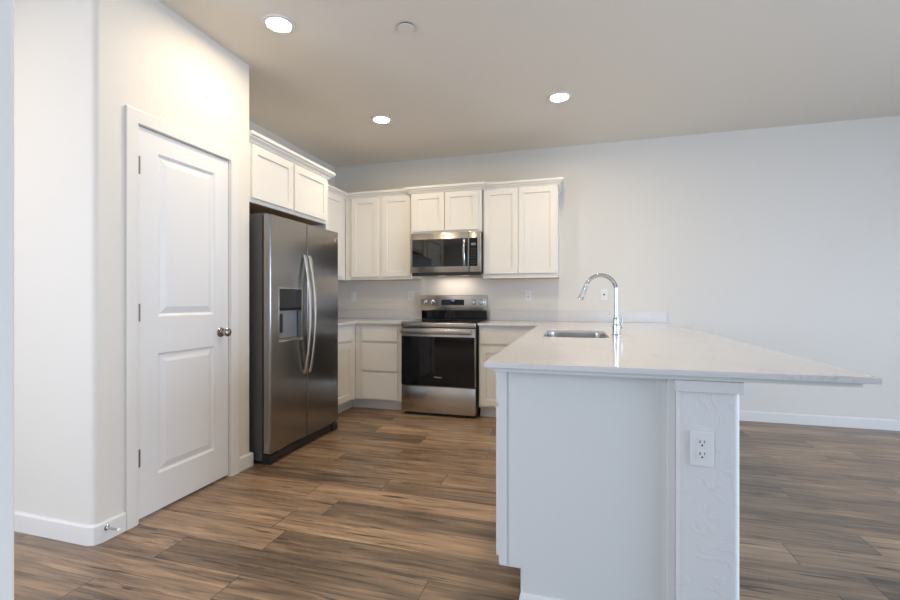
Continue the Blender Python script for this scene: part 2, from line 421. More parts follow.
# baseboards: small eased-top profile
BP = [(0, 0), (.014, 0), (.014, .080), (.0115, .087), (.006, .092), (0, .092)]
def base(name, path, label):
    return struct(name, sweep_prof(bmesh.new(), BP, path), 'trim', label)
base('baseboard_back', [(.53, YB, 0, -1), (XR, YB, 0, -1)], 'white baseboard along the back wall of the dining side')
base('baseboard_right', [(XR, YB - .014, -1, 0), (XR, PY1 + .07, -1, 0)], 'white baseboard along the dining side wall')
s2 = math.tan(math.radians(22.5))
def bull(cx, cy, r, a0, a1, n=5):
    return [(cx + r * math.cos(math.radians(a)), cy + r * math.sin(math.radians(a)), math.cos(math.radians(a)), math.sin(math.radians(a))) for a in [a0 + (a1 - a0) * i / n for i in range(n + 1)]]
base('baseboard_pantry', [(XH, YP1, 0, -1)] + bull(XP - .028, YP1 + .028, .028, -90, 0, 2) + [(XP, 1.6885, 1, 0)], 'white baseboard wrapping the pantry corner left of the door')
base('baseboard_alcove', [(XP, 2.4595, 1, 0)] + [(XP, YP2 - .019, 1, 0), (XP, YP2, 1, .9)] + [(XP - .07, YP2, 0, .9)], 'short white baseboard between pantry door and refrigerator')

# door casing (trim) around the pantry door
def casing():
    bm = bmesh.new(); P = [(0, 0), (.011, 0), (.0175, .018), (.0175, .060), (.0145, .065), (0, .065)]    # (out, distance from opening)
    y0, y1, zt = 1.7555, 2.3945, 2.041
    b = bmesh.new(); rings = []
    for (y, z, sy, sz) in ((y0, 0, -1, 0), (y0, zt, -1, 1), (y1, zt, 1, 1), (y1, 0, 1, 0)):
        rings.append([b.verts.new((XP + o, y + sy * d, z + sz * d)) for o, d in P])
    for r_ in range(3):
        for i in range(len(P)): b.faces.new((rings[r_][i], rings[r_][(i + 1) % len(P)], rings[r_ + 1][(i + 1) % len(P)], rings[r_ + 1][i]))
    b.faces.new(rings[0]); b.faces.new(rings[-1]); merge(bm, b)
    return struct('trim_1', bm, 'trim', 'white casing framing the pantry door')
casing()
bm = bmesh.new()
bx(bm, XP - t, XP, DY1, 1.761, 0, DZ); bx(bm, XP - t, XP, 2.389, DY2, 0, DZ); bx(bm, XP - t, XP, 1.761, 2.389, 2.038, DZ)
bx(bm, XP - .058, XP - .046, 1.761, 1.773, 0, 2.038); bx(bm, XP - .058, XP - .046, 2.377, 2.389, 0, 2.038); bx(bm, XP - .058, XP - .046, 1.761, 2.389, 2.026, 2.038)
struct('trim_2', bm, 'trim', 'white jamb inside the pantry door casing')

# pantry door
def pantry_door():
    y0, y1, z0, z1, t = 1.7645, 2.3855, .014, 2.033, .035
    xb = XP - .041
    w, h = y1 - y0, z1 - z0
    us = [0, .118, w - .112, w]; vs_ = [0, .195, .840, 1.037, 1.910, h]
    b = bmesh.new(); V = [[b.verts.new((u, v, t)) for v in vs_] for u in us]; panels = []
    for i in range(3):
        for j in range(5):
            f = b.faces.new((V[i][j], V[i + 1][j], V[i + 1][j + 1], V[i][j + 1]))
            if i == 1 and j in (1, 3): panels.append(f)
    rim = [V[i][0] for i in range(4)] + [V[3][j] for j in range(1, 6)] + [V[i][5] for i in (2, 1, 0)] + [V[0][j] for j in (4, 3, 2, 1)]
    back = [b.verts.new((v.co.x, v.co.y, 0)) for v in rim]; n = len(rim)
    for i in range(n): b.faces.new((rim[i], rim[(i + 1) % n], back[(i + 1) % n], back[i]))
    b.faces.new(back)
    for f in panels: inset(b, f, .002, -.003); inset(b, f, .011, -.008); inset(b, f, .005, 0); inset(b, f, .034, .0105)
    bm = bmesh.new(); merge(bm, b, facing('+x', (xb, y0, z0)))
    d = obj('door_1', bm, 'door', smooth=8); tag(d, 'white two-panel pantry door with round knob', kind='structure')
    xf = xb + t
    kb = bmesh.new(); lathe(kb, [(0, 0), (.031, 0), (.031, .003), (.028, .007), (.016, .010), (.011, .014), (.0105, .030), (.016, .035), (.024, .041), (.0268, .050), (.0262, .058), (.021, .064), (.010, .067), (0, .0675)], (xf, 2.322, .936), 'x')
    tag(obj('knob', kb, 'nickel', d), 'polished nickel knob')
    for z in (1.83, 1.075, .33):
        hb = bmesh.new(); tube(hb, [(XP + .003, 1.762, z - .045), (XP + .003, 1.762, z + .045)], .0082, 10)
        bx(hb, XP - .03, XP - .0045, 1.7598, 1.7625, z - .045, z + .045)
        for k in (-.027, -.009, .009, .027): tube(hb, [(XP + .003, 1.762, z + k - .0009), (XP + .003, 1.762, z + k + .0009)], .0088, 10)
        tag(obj('hinge', hb, 'hinge', d), 'nickel hinge')
    return d
pantry_door()

# ------------------------------------------------------------------ cabinets
CR = [(0, 2.270), (.009, 2.270), (.009, 2.273), (.013, 2.2735), (.016, 2.281), (.023, 2.291), (.032, 2.299), (.036, 2.300), (.036, 2.309), (.042, 2.3095), (.050, 2.3165), (.050, 2.337), (0, 2.337)]
def crown(parent, path, dz): return obj('crown_molding', sweep_prof(bmesh.new(), [(o, z + dz) for o, z in CR], path), 'cab', parent, smooth=25)

def upper(name, label, dirn, a0, a1, wall, face, z0, z1, doors, crown_path, z_door=None, dz=-.013):
    """wall cabinet with its box, face frame, doors, raw wood bottom and crown"""
    f = {'-y': -1, '+x': 1}[dirn]
    c = (a0 + a1) / 2
    loc = (c, (wall + face) / 2, z0) if dirn == '-y' else ((wall + face) / 2, c, z0)
    t = thing(name, label, 'cabinet', loc, 'white wall cabinets')
    e = .0015
    def b2(bm, p0, p1, q0, q1, zz0, zz1, **k):       # p along run, q depth
        q0, q1 = min(q0, q1), max(q0, q1)
        return bx(bm, p0, p1, q0, q1, zz0, zz1, **k) if dirn == '-y' else bx(bm, q0, q1, p0, p1, zz0, zz1, **k)
    wq = wall + f * e; ff = face - f * .019
    z1 += dz
    obj('body', b2(bmesh.new(), a0 + e, a1 - e, wq, ff, z0 + .018, z1), 'cab', t)
    b = bmesh.new()                                      # face frame with its openings filled behind by the doors
    b2(b, a0 + e, a1 - e, ff, face, z0, z0 + .040, bev=.001); b2(b, a0 + e, a1 - e, ff, face, z1 - .03, z1, bev=.001)
    st = sorted(set([a0 + e] + [d[0] - .0 for d in doors] + [a1 - e]))
    for p0, p1 in ((a0 + e, doors[0][0] + .025), (doors[-1][1] - .025, a1 - e)): b2(b, p0, p1, ff, face, z0 + .04, z1 - .03, bev=.001)
    for d0, d1 in zip(doors, doors[1:]): b2(b, d0[1] - .02, d1[0] + .02, ff, face, z0 + .04, z1 - .03, bev=.001)
    obj('face_frame', b, 'cab', t)
    tag(obj('bottom_panel', b2(bmesh.new(), a0 + e, a1 - e, wq, ff, z0 + .004, z0 + .018), 'rawwood', t), 'raw wood underside')
    zd0, zd1 = z_door
    for d in doors: front(t, 'door', 'shaker', dirn, d[0], d[1], zd0, zd1, face)
    crown(t, crown_path, dz)
    return t
YF = YB - .33; XF = -2.49; YM = YB - .38
fridge_cab = upper('wall_cabinet', 'two-door white cabinet high above the stainless refrigerator', '+x', 2.592, 3.654, XL, -2.19, 1.826, 2.29, [(2.629, 3.100), (3.122, 3.606)],
      [(-2.19, 2.592, 1, 0), (-2.19, 3.6525, 1, 1), (XF + .055, 3.6525, 0, 1)], z_door=(1.856, 2.230), dz=-.028)
upper('wall_cabinet', 'narrow white wall cabinet on the side wall, half hidden behind the refrigerator', '+x', 3.657, 4.517, XL, XF, 1.358, 2.29, [(3.70, 4.06), (4.075, 4.431)],
      [(XF, 3.715, 1, 0), (XF, YF, 1, -1)], z_door=(1.39, 2.258))
upper('wall_cabinet', 'two-door white wall cabinet in the back corner, left of the microwave', '-y', XF + .003, -1.692, YB, YF, 1.358, 2.29, [(-2.402, -2.078), (-2.030, -1.706)],
      [(XF, YF, 1, -1), (-1.6935, YF, 0, -1)], z_door=(1.39, 2.258))
upper('wall_cabinet', 'short two-door white wall cabinet directly above the microwave', '-y', -1.69, -.922, YB, YM, 1.832, 2.29, [(-1.662, -1.312), (-1.304, -.954)],
      [(-1.6885, YB - .335, -1, 0), (-1.6885, YM, -1, -1), (-.9235, YM, 1, -1), (-.9235, YB - .335, 1, 0)], z_door=(1.856, 2.252))
upper('wall_cabinet', 'two-door white wall cabinet at the right end, right of the microwave', '-y', -.92, -.170, YB, YF, 1.358, 2.29, [(-.903, -.5575), (-.5535, -.186)],
      [(-.9185, YF, 0, -1), (-.1715, YF, 1, -1), (-.1715, YB - .001, 1, 0)], z_door=(1.402, 2.258))

obj('end_panel', box(XL + .0015, -2.1905, 3.618, 3.6515, 0, 1.8255, bev=.001), 'cab', fridge_cab)

def base_cab(name, label, dirn, a0, a1, wall, face, fronts, top=.893, kick=True, kx=(0, 0), kh=.105):
    f = {'-y': -1, '+x': 1, '-x': -1}[dirn]; e = .0015
    run_x = dirn == '-y'
    c = (a0 + a1) / 2
    t = thing(name, label, 'cabinet', (c, (wall + face) / 2, 0) if run_x else ((wall + face) / 2, c, 0), 'white base cabinets')
    def b2(bm, p0, p1, q0, q1, zz0, zz1, **k):
        q0, q1 = min(q0, q1), max(q0, q1)
        return bx(bm, p0, p1, q0, q1, zz0, zz1, **k) if run_x else bx(bm, q0, q1, p0, p1, zz0, zz1, **k)
    ff = face - f * .019
    obj('body', b2(bmesh.new(), a0 + e, a1 - e, wall + f * e, ff, kh, top), 'cab', t)
    lo = min(x[3] for x in fronts); fa0 = min(x[1] for x in fronts); fa1 = max(x[2] for x in fronts)
    b = bmesh.new(); b2(b, a0 + e, a1 - e, ff, face, kh, lo + .02, bev=.001); b2(b, a0 + e, a1 - e, ff, face, .835, top, bev=.001)
    b2(b, a0 + e, fa0 + .02, ff, face, lo + .02, .835, bev=.001); b2(b, fa1 - .02, a1 - e, ff, face, lo + .02, .835, bev=.001)
    b2(b, fa0 + .02, fa1 - .02, ff, face - f * .002, lo + .02, .835)
    obj('face_frame', b, 'cab', t)
    if kick: obj('toe_kick', b2(bmesh.new(), a0 + e - kx[0], a1 - e + kx[1], wall + f * e, face - f * .076, 0.0, kh), 'cab', t)
    for nm, p0, p1, z0, z1 in fronts:
        front(t, nm, 'shaker' if nm == 'door' else 'flat', dirn, p0, p1, z0, z1, face)
    return t
XB = -2.215; YBF = YB - .61
base_cab('base_cabinet', 'white base cabinet on the side wall, half hidden behind the refrigerator', '+x', 3.654, YBF, XL, XB, [('drawer', 3.68, 4.143, .725, .848), ('door', 3.68, 4.143, .128, .70)], kx=(0, .0755))
base_cab('base_cabinet', 'white three-drawer base cabinet between the corner and the range', '-y', XB, -1.69, YB, YBF, [('drawer', -2.138, -1.737, .715, .848), ('drawer', -2.138, -1.737, .412, .69), ('drawer', -2.138, -1.737, .12, .39)], kx=(.0755, 0))
base_cab('base_cabinet', 'white base cabinet with drawer over door, right of the range', '-y', -.902, -.292, YB, YBF, [('drawer', -.886, -.33, .718, .848), ('door', -.886, -.33, .128, .688)])
# peninsula run, fronts facing the range aisle
XC = -.278
PT = .879
p1 = base_cab('base_cabinet', 'white base cabinet at the free end of the peninsula, beside the end panel', '-x', 1.705, 2.30, .319, XC, [('drawer', 1.722, 2.28, .742, .862), ('door', 1.722, 1.998, .153, .725), ('door', 2.002, 2.28, .153, .725)], top=PT, kh=.139)
p2 = thing('sink_cabinet', 'white sink base cabinet under the peninsula sink', 'cabinet', (.017, 2.95, 0), 'white base cabinets')
bm = bmesh.new(); bx(bm, XC + .019, .317, 2.302, 2.318, .139, PT); bx(bm, XC + .019, .317, 3.612, 3.628, .139, PT); bx(bm, XC + .019, .317, 2.318, 3.612, .139, .155); bx(bm, .303, .317, 2.318, 3.612, .155, PT)
obj('body', bm, 'cab', p2)
bm = bmesh.new(); bx(bm, XC, XC + .019, 2.302, 3.628, .139, .175, bev=.001); bx(bm, XC, XC + .019, 2.302, 3.628, .835, PT, bev=.001)
for y0, y1 in ((2.302, 2.34), (2.945, 2.985), (3.59, 3.628)): bx(bm, XC, XC + .019, y0, y1, .175, .835, bev=.001)
bx(bm, XC + .002, XC + .019, 2.34, 3.59, .70, .75)
obj('face_frame', bm, 'cab', p2); obj('toe_kick', box(XC + .076, XC + .09, 2.302, 3.628, 0, .139), 'cab', p2)
front(p2, 'drawer', 'flat', '-x', 2.32, 3.61, .742, .862, XC)
front(p2, 'door', 'shaker', '-x', 2.32, 2.963, .153, .725, XC); front(p2, 'door', 'shaker', '-x', 2.967, 3.61, .153, .725, XC)
p3 = thing('corner_cabinet', 'blind corner base cabinet where peninsula meets the back wall', 'cabinet', (.017, 4.2, 0), 'white base cabinets')
obj('body', box(-.29, .317, 3.631, YB - .002, .139, PT), 'cab', p3); obj('toe_kick', box(-.21, .317, 3.631, YB - .002, 0, .139), 'cab', p3)

# peninsula end panel (finished side), notched for the toe kick
YE = 1.688
t = thing('end_panel', 'flat grey-white end panel closing the near end of the peninsula', 'panel', (.01, YE, 0))
def xz_prism(bm, pts, y0, y1):
    b = bmesh.new(); A = [b.verts.new((x, y0, z)) for x, z in pts]; B = [b.verts.new((x, y1, z)) for x, z in pts]; n = len(pts)
    b.faces.new(A); b.faces.new(B)
    for i in range(n): b.faces.new((A[i], A[(i + 1) % n], B[(i + 1) % n], B[i]))
    merge(bm, b); return bm
obj('panel', xz_prism(bmesh.new(), [(-.278, PT - .001), (-.278, .137), (-.192, .137), (-.192, 0), (.321, 0), (.321, PT - .001)], YE, 1.7045), 'panel', t)
obj('edge_batten', box(-.281, -.251, YE - .006, YE, .143, PT - .001, bev=.0015), 'panel', t)
obj('scribe_molding', box(.2975, .3231, YE - .0125, YE - .0002, 0, PT - .001, bev=.003), 'trim', t)
SH = [(0, 0), (.012, 0), (.012, .030), (.008, .042), (.003, .047), (0, .048)]
obj('shoe_molding', sweep_prof(bmesh.new(), SH, [(-.192, YE + .016, -1, 0), (-.192, YE, -1, -1), (.29, YE, 0, -1)]), 'trim', t)

# half wall carrying the overhang
PX0, PX1, PY = .3235, .512, 1.655
r = .02
bm = prism(bmesh.new(), [(PX1, YB)] + [(PX0, YB)] + arc(PX0 + r, PY + r, r, 180, 270) + arc(PX1 - r, PY + r, r, 270, 360), 0, .837)
struct('wall_peninsula', bm, 'pony', 'textured white half wall end holding up the countertop overhang')
struct('trim_3', box(PX0 - .006, PX1 + .006, PY - .013, YB - .001, .8375, PT - .003, bev=.002), 'trim', 'white flat cap trim on the half wall')
base('baseboard_peninsula', [(PX1, YB - .016, 1, 0), (PX1, PY + .03, 1, 0)], 'white baseboard on the dining side of the half wall')

# ------------------------------------------------------------------ countertops
CX0, CX1, CY0 = -.3235, .858, 1.61
YC = YB - .648
hole = rrect(-.205, .193, 2.80, 3.50, .075, 8)
def counter(name, label, outer, holes, z0, z1, rounded=None):
    b = grid_plate(outer, holes, z0, z1)
    top = [e for e in b.edges if all(abs(v.co.z - z1) < 1e-6 for v in e.verts) and len(e.link_faces) == 2 and abs(e.calc_face_angle(0)) > .5]
    bot = [e for e in b.edges if all(abs(v.co.z - z0) < 1e-6 for v in e.verts) and len(e.link_faces) == 2 and abs(e.calc_face_angle(0)) > .5]
    bmesh.ops.bevel(b, geom=top + bot, offset=.002, segments=2, profile=.5, affect='EDGES')
    bm = bmesh.new(); merge(bm, b)
    o = obj(name, bm, 'quartz', smooth=30); return tag(o, label, 'countertop')
c1 = counter('countertop', 'white speckled quartz peninsula countertop with sink cutout and pointed overhang', [(CX0, CY0), (CX1, CY0), (CX1, YB - .001), (-.905, YB - .001), (-.905, YC), (CX0, YC)], [hole], .894, .914)
obj('support_strip', grid_plate([(-.297, 1.63), (.822, 1.63), (.822, YB - .002), (-.289, YB - .002), (-.289, 4.2), (-.297, 4.2)], [rrect(-.228, .216, 2.777, 3.523, .08)], PT, .8935), 'panel', c1)
c2 = counter('countertop', 'white speckled quartz corner countertop between refrigerator and range', [(XL + .001, 3.6535), (XB + .038, 3.6535), (XB + .038, YC), (-1.687, YC), (-1.687, YB - .001), (XL + .001, YB - .001)], [], .894, .914)
tag(obj('backsplash', box(-.905, CX1, YB - .021, YB - .001, .9145, 1.016, bev=.0015), 'quartz'), 'low quartz backsplash strip along the back wall behind the sink', 'backsplash', 'quartz backsplash strips')
tag(obj('backsplash', box(XL + .0225, -1.687, YB - .021, YB - .001, .9145, 1.016, bev=.0015), 'quartz'), 'low quartz backsplash strip on the back wall left of the range', 'backsplash', 'quartz backsplash strips')
tag(obj('backsplash', box(XL + .001, XL + .021, 3.6535, YB - .001, .9145, 1.016, bev=.0015), 'quartz'), 'low quartz backsplash strip on the side wall beside the refrigerator', 'backsplash', 'quartz backsplash strips')

# ------------------------------------------------------------------ sink
sk = thing('sink', 'undermount stainless steel sink set in the peninsula countertop', 'sink', (-.006, 3.15, .70))
b = bmesh.new(); rings = []
for (g, z, rr) in ((.016, .8935, .085), (-.001, .8935, .073), (-.003, .880, .071), (-.006, .74, .066), (-.016, .718, .058), (-.040, .706, .045)):
    rings.append([b.verts.new((x, y, z)) for x, y in rrect(-.205 - g, .193 + g, 2.80 - g, 3.50 + g, rr, 8)])
for a, c in zip(rings, rings[1:]):
    n = len(a)
    for i in range(n): b.faces.new((a[i], a[(i + 1) % n], c[(i + 1) % n], c[i]))
b.faces.new(rings[-1])
bowl = obj('bowl', b, 'sinksteel', sk)
md = bowl.modifiers.new('thickness', 'SOLIDIFY'); md.thickness = .0015; md.offset = -1
obj('drain', lathe(bmesh.new(), [(.044, .0), (.042, .003), (.034, .003), (.030, -.003), (.008, -.003), (.006, .004), (0, .005)], (-.006, 3.2, .7065)), 'chrome', sk)

# ------------------------------------------------------------------ faucet
FX, FY, FZ = .243, 3.02, .9142
fc = thing('faucet', 'tall chrome gooseneck pull-down faucet beside the sink', 'faucet', (FX, FY, FZ))
obj('base', lathe(bmesh.new(), [(0, 0), (.0265, 0), (.0265, .004), (.0235, .007), (.0225, .012), (.0225, .062), (.0205, .068), (.017, .073), (.0165, .105), (.018, .108), (.018, .112), (.0135, .116), (0, .116)], (FX, FY, FZ)), 'chrome', fc)
pts = [(FX, FY, FZ + .11), (FX, FY, FZ + .18), (FX, FY, 1.185)]
cxa, cza, ra = FX - .093, 1.199, .093
for i in range(0, 25):
    a = math.radians(-8 + (158 + 8) * i / 24)
    pts.append((cxa + ra * math.cos(a), FY, cza + ra * math.sin(a) * 1.06))
obj('spout', tube(bmesh.new(), pts, .0125, 20), 'chrome', fc)
e1 = Vector(pts[-1]); dr = (Vector(pts[-1]) - Vector(pts[-2])).normalized(); dr = (dr + Vector((-.06, 0, -.25))).normalized()
L_ = (e1.z - 1.143) / -dr.z
obj('spray_head', tube(bmesh.new(), [e1 - dr * .004, e1, e1 + dr * .02, e1 + dr * .06, e1 + dr * (L_ - .012), e1 + dr * L_], [.0135, .0145, .0145, .016, .0185, .0175], 20), 'chrome', fc)
hb = bmesh.new(); tube(hb, [(FX + .015, FY, FZ + .048), (FX + .036, FY, FZ + .048)], .0105, 16); tube(hb, [(FX + .030, FY, FZ + .045), (FX + .033, FY - .004, FZ + .085), (FX + .036, FY - .008, FZ + .12)], [.0075, .0058, .0045], 12)
obj('handle', hb, 'chrome', fc)

# ------------------------------------------------------------------ refrigerator
FXF = -2.020; F0, F1 = 2.623, 3.545; FS = 3.063; FT = 1.731; FB = .078
fr = thing('refrigerator', 'stainless side-by-side refrigerator with dispenser in its left door', 'refrigerator', (-2.4, (F0 + F1) / 2, 0))
DB = FXF - .052
tag(obj('body', box(-2.765, DB - .018, F0 + .004, F1 - .004, .02, FT + .004, bev=.004), 'darkgrey', fr), 'charcoal grey body')
obj('door_seal', box(DB - .018, DB, F0 + .012, F1 - .012, FB + .01, FT - .006), 'rubberseal', fr)
def fdoor(y0, y1, hole=None, ra=.014, rb=.014):
    """front with softly rounded vertical edges; hole = (y0, y1, z0, z1) recess cut right through the skin"""
    n = 6
    prof = [(DB, y0)] + [(FXF - ra + ra * math.cos(math.radians(a)), y0 + ra - ra * math.sin(math.radians(a))) for a in [90 - 90 * i / n for i in range(n + 1)]] + \
           [(FXF - rb + rb * math.cos(math.radians(a)), y1 - rb + rb * math.sin(math.radians(a))) for a in [90 * i / n for i in range(n + 1)]] + [(DB, y1)]
    bm = bmesh.new()
    if hole is None:
        prism(bm, prof, FB, FT, bev=.003); return bm
    h0, h1, z0, z1 = hole
    prism(bm, prof, FB, z0); prism(bm, prof, z1, FT)
    cut = lambda c0, c1: [p for p in prof if c0 - 1e-6 <= p[1] <= c1 + 1e-6]
    L0 = [p for p in prof if p[1] <= h0]; prism(bm, [(DB, y0)] + L0[1:] + [(FXF, h0), (DB, h0)], z0, z1)
    R0 = [p for p in prof if p[1] >= h1]; prism(bm, [(DB, h1), (FXF, h1)] + R0[:-1] + [(DB, y1)], z0, z1)
    bx(bm, DB, DB + .004, h0, h1, z0, z1)
    bmesh.ops.remove_doubles(bm, verts=bm.verts, dist=1e-5)
    return bm
D0, D1, Z0, Z1 = 2.712, 2.998, .838, 1.228
ld = obj('door', fdoor(F0, FS - .004, (D0, D1, Z0, Z1), rb=.003), 'fridge', fr)
rd = obj('door', fdoor(FS + .004, F1, ra=.003), 'fridge', fr)
# dispenser parts (sub-parts of the left door)
bm = bmesh.new(); q = .009
bx(bm, FXF - .006, FXF + .003, D0, D1, Z1 - q, Z1, bev=.0015); bx(bm, FXF - .006, FXF + .003, D0, D1, Z0, Z0 + q, bev=.0015)
bx(bm, FXF - .006, FXF + .003, D0, D0 + q, Z0 + q, Z1 - q, bev=.0015); bx(bm, FXF - .006, FXF + .003, D1 - q, D1, Z0 + q, Z1 - q, bev=.0015)
obj('dispenser_frame', bm, 'steel', ld)
obj('dispenser_panel', xz_prism(bmesh.new(), [(DB + .005, 1.062), (FXF - .016, 1.062), (FXF - .003, 1.085), (FXF - .001, Z1 - q), (DB + .005, Z1 - q)], D0 + q, D1 - q), 'dispblack', ld)
obj('dispenser_well', box(DB + .0045, DB + .008, D0 + q, D1 - q, Z0 + q, 1.062), 'wellgrey', ld)
obj('dispenser_paddle', box(DB + .009, DB + .026, D0 + .016, D0 + .088, .90, 1.04, bev=.004), 'dispblack', ld)
bm = box(DB + .009, FXF - .004, D0 + q, D1 - q, Z0 + q, Z0 + .022)
for k in range(8): bx(bm, DB + .012, FXF - .006, D0 + .03 + k * .03, D0 + .045 + k * .03, Z0 + .022, Z0 + .025)
obj('drip_tray', bm, 'steel', ld)
def fhandle(yc, side, parent):
    """long bowed flat handle; its ends meet the door by the split"""
    bm = bmesh.new(); b = bmesh.new(); rings = []; z0, z1, n = .572, 1.485, 28
    for i in range(n + 1):
        s = i / n; z = z0 + (z1 - z0) * s; k = math.sin(math.pi * s)
        xo = FXF + .006 + .056 * k ** .75; y = yc
        w, d = .0135, .0085
        t = [( -d, -w * .7), (0, -w), (d * .8, -w * .75), (d, 0), (d * .8, w * .75), (0, w), (-d, w * .7)]
        rings.append([b.verts.new((xo + a, y + c, z)) for a, c in t])
    for a, c in zip(rings, rings[1:]):
        for i in range(7): b.faces.new((a[i], a[(i + 1) % 7], c[(i + 1) % 7], c[i]))
    b.faces.new(rings[0]); b.faces.new(rings[-1]); merge(bm, b)
    for z in (z0 + .012, z1 - .012): bx(bm, FXF - .001, FXF + .012, yc - .010, yc + .010, z - .012, z + .012, bev=.002)
    return obj('handle', bm, 'steel', parent, smooth=50)
fhandle(FS - .044, 1, ld); fhandle(FS + .023, -1, rd)
bm = bmesh.new(); bx(bm, -2.70, FXF - .015, F0 + .006, F1 - .006, .012, FB - .012, bev=.004)
obj('base_grille', bm, 'blackplastic', fr)
for y in (F0 + .05, F1 - .05):
    bm = bmesh.new(); bx(bm, FXF - .075, FXF - .004, y - .045, y + .045, .0, FB - .022, bev=.005); lathe(bm, [(0, 0), (.012, 0), (.012, .02), (0, .02)], (FXF - .03, y, FB - .022), 'z', 12)
    obj('foot', bm, 'blackplastic', fr)
for y in (F0 + .045, F1 - .045):
    obj('hinge_cover', box(DB - .11, DB - .004, y - .03, y + .03, FT + .0035, FT + .014, bev=.004), 'darkgrey', fr)
lg = bmesh.new(); lathe(lg, [(0, 0), (.0095, 0), (.0095, .0012), (.008, .0018), (0, .0018)], (FXF - .0002, 3.487, 1.655), 'x', 20)
tag(obj('emblem', lg, 'logo', rd), 'small silver emblem')

# ------------------------------------------------------------------ range
RX0, RX1 = -1.674, -.917; RYF = 4.16
rg = thing('range', 'freestanding stainless electric range with black glass oven door', 'range', ((RX0 + RX1) / 2, 4.5, 0))
tag(obj('body', box(RX0 + .004, RX1 - .004, RYF + .047, YB - .03, .03, .868), 'darkgrey', rg), 'dark side panels')
obj('plinth', box(RX0 + .02, RX1 - .02, RYF + .06, YB - .06, 0, .03), 'blackplastic', rg)
bm = bx(bmesh.new(), RX0, RX1, RYF - .004, RYF + .03, .870, .915, bev=.006, seg=3); obj('cooktop_trim', bm, 'steel', rg)
ck = obj('cooktop', box(RX0 - .004, RX1 + .004, RYF + .018, YB - .115, .9148, .9205, bev=.002), 'cooktop', rg)
obj('cooktop_base', box(RX0 + .002, RX1 - .002, RYF + .0305, YB - .115, .869, .9145), 'darkgrey', rg)
for (x, y, rr) in ((-1.49, 4.33, .115), (-1.10, 4.33, .095), (-1.49, 4.58, .08), (-1.10, 4.58, .105)):
    bm = bmesh.new(); lathe(bm, [(rr - .003, 0), (rr, 0), (rr, .0002), (rr - .003, .0002), (rr - .003, 0)], (x, y, .9206), 'z', 48); obj('burner_ring', bm, 'legend', ck)
# backguard
GY = 4.765
obj('backguard', box(RX0 - .004, RX1 - .010, GY, YB - .024, 1.02, 1.190, bev=.004), 'steel', rg)
obj('backguard_glass', box(RX0 + .002, RX1 - .014, GY + .008, YB - .024, .9212, 1.0195), 'blackglass', rg)
dp = obj('control_display', box(-1.436, -1.178, GY - .003, GY + .004, 1.079, 1.140, bev=.001), 'blackglass', rg)
text('digits', '12:00', .019, '-y', (-1.307, GY - .0032, 1.127), 'digits', dp)
for k in range(4):
    for sgn in (-1, 1):
        for zz in (1.124, 1.107, 1.091): obj('touch_key', box(-1.307 + sgn * (.045 + k * .021) - .006, -1.307 + sgn * (.045 + k * .021) + .006, GY - .0036, GY - .0031, zz - .0015, zz + .0015), 'legend', dp)
for k in range(3): obj('touch_key', box(-1.328 + k * .021 - .004, -1.328 + k * .021 + .004, GY - .0036, GY - .0031, 1.09, 1.094), 'legend', dp)
for x in (-1.630, -1.543, -1.066, -.986):
    kb = bmesh.new(); lathe(kb, [(0, 0), (.027, 0), (.027, .004), (.0235, .006), (.022, .024), (.019, .027), (0, .027)], (x, GY, 1.113), '-y', 28)
    bx(kb, x - .0045, x + .0045, GY - .034, GY - .026, 1.113 - .021, 1.113 + .021, bev=.002)
    obj('knob', kb, 'chrome', rg)
# oven door
dr_ = obj('oven_door', box(RX0 + .002, RX1 - .003, RYF, RYF + .046, .298, .862, bev=.003), 'steel', rg)
obj('door_glass', box(RX0 + .006, RX1 - .007, RYF - .004, RYF + .001, .301, .780, bev=.0015), 'blackglass', dr_)
hb = bmesh.new(); bx(hb, RX0 + .012, RX1 - .032, RYF - .050, RYF - .034, .811, .852, bev=.005, seg=3)
for x in (RX0 + .022, RX1 - .060): bx(hb, x, x + .022, RYF - .036, RYF + .002, .815, .848, bev=.003)
obj('handle', hb, 'steel', dr_)
text('lettering', 'Whirlpool', .019, '-y', (-1.29, RYF - .0044, .385), 'logo', dr_)
obj('storage_drawer', box(RX0 + .003, RX1 - .003, RYF + .002, RYF + .046, .034, .291, bev=.003), 'steel', rg)

# ------------------------------------------------------------------ microwave
MX0, MX1, MY = -1.668, -.919, 4.42; MZ0, MZ1 = 1.408, 1.829
mw = thing('microwave', 'stainless over-the-range microwave mounted under the short cabinet', 'microwave', ((MX0 + MX1) / 2, 4.63, MZ0))
tag(obj('body', box(MX0 + .002, MX1 - .002, MY + .036, YB - .002, MZ0, MZ1 - .001), 'blackplastic', mw), 'black casing')
XD = -1.046
md_ = obj('door', box(MX0, XD - .001, MY, MY + .035, MZ0 + .012, MZ1, bev=.003), 'steel', mw)
obj('window', box(MX0 + .016, XD - .006, MY - .003, MY + .001, 1.480, 1.766, bev=.001), 'mwglass', md_)
b = bmesh.new(); rings = []
for i in range(21):
    s = i / 20; z = 1.476 + (1.757 - 1.476) * s; k = math.sin(math.pi * s)
    y = MY - .008 - .030 * k ** .7
    rings.append([b.verts.new((-1.088 + a, y + c, z)) for a, c in ((-.013, .006), (-.012, -.002), (-.006, -.006), (.006, -.006), (.012, -.002), (.013, .006))])
for a, c in zip(rings, rings[1:]):
    for i in range(6): b.faces.new((a[i], a[(i + 1) % 6], c[(i + 1) % 6], c[i]))
b.faces.new(rings[0]); b.faces.new(rings[-1]); bm = bmesh.new(); merge(bm, b)
for z in (1.484, 1.749): bx(bm, -1.098, -1.078, MY - .010, MY + .001, z - .008, z + .008)
obj('handle', bm, 'chrome', md_, smooth=50)
text('lettering', 'Whirlpool', .016, '-y', (-1.295, MY - .0003, 1.797), 'blackplastic', md_)
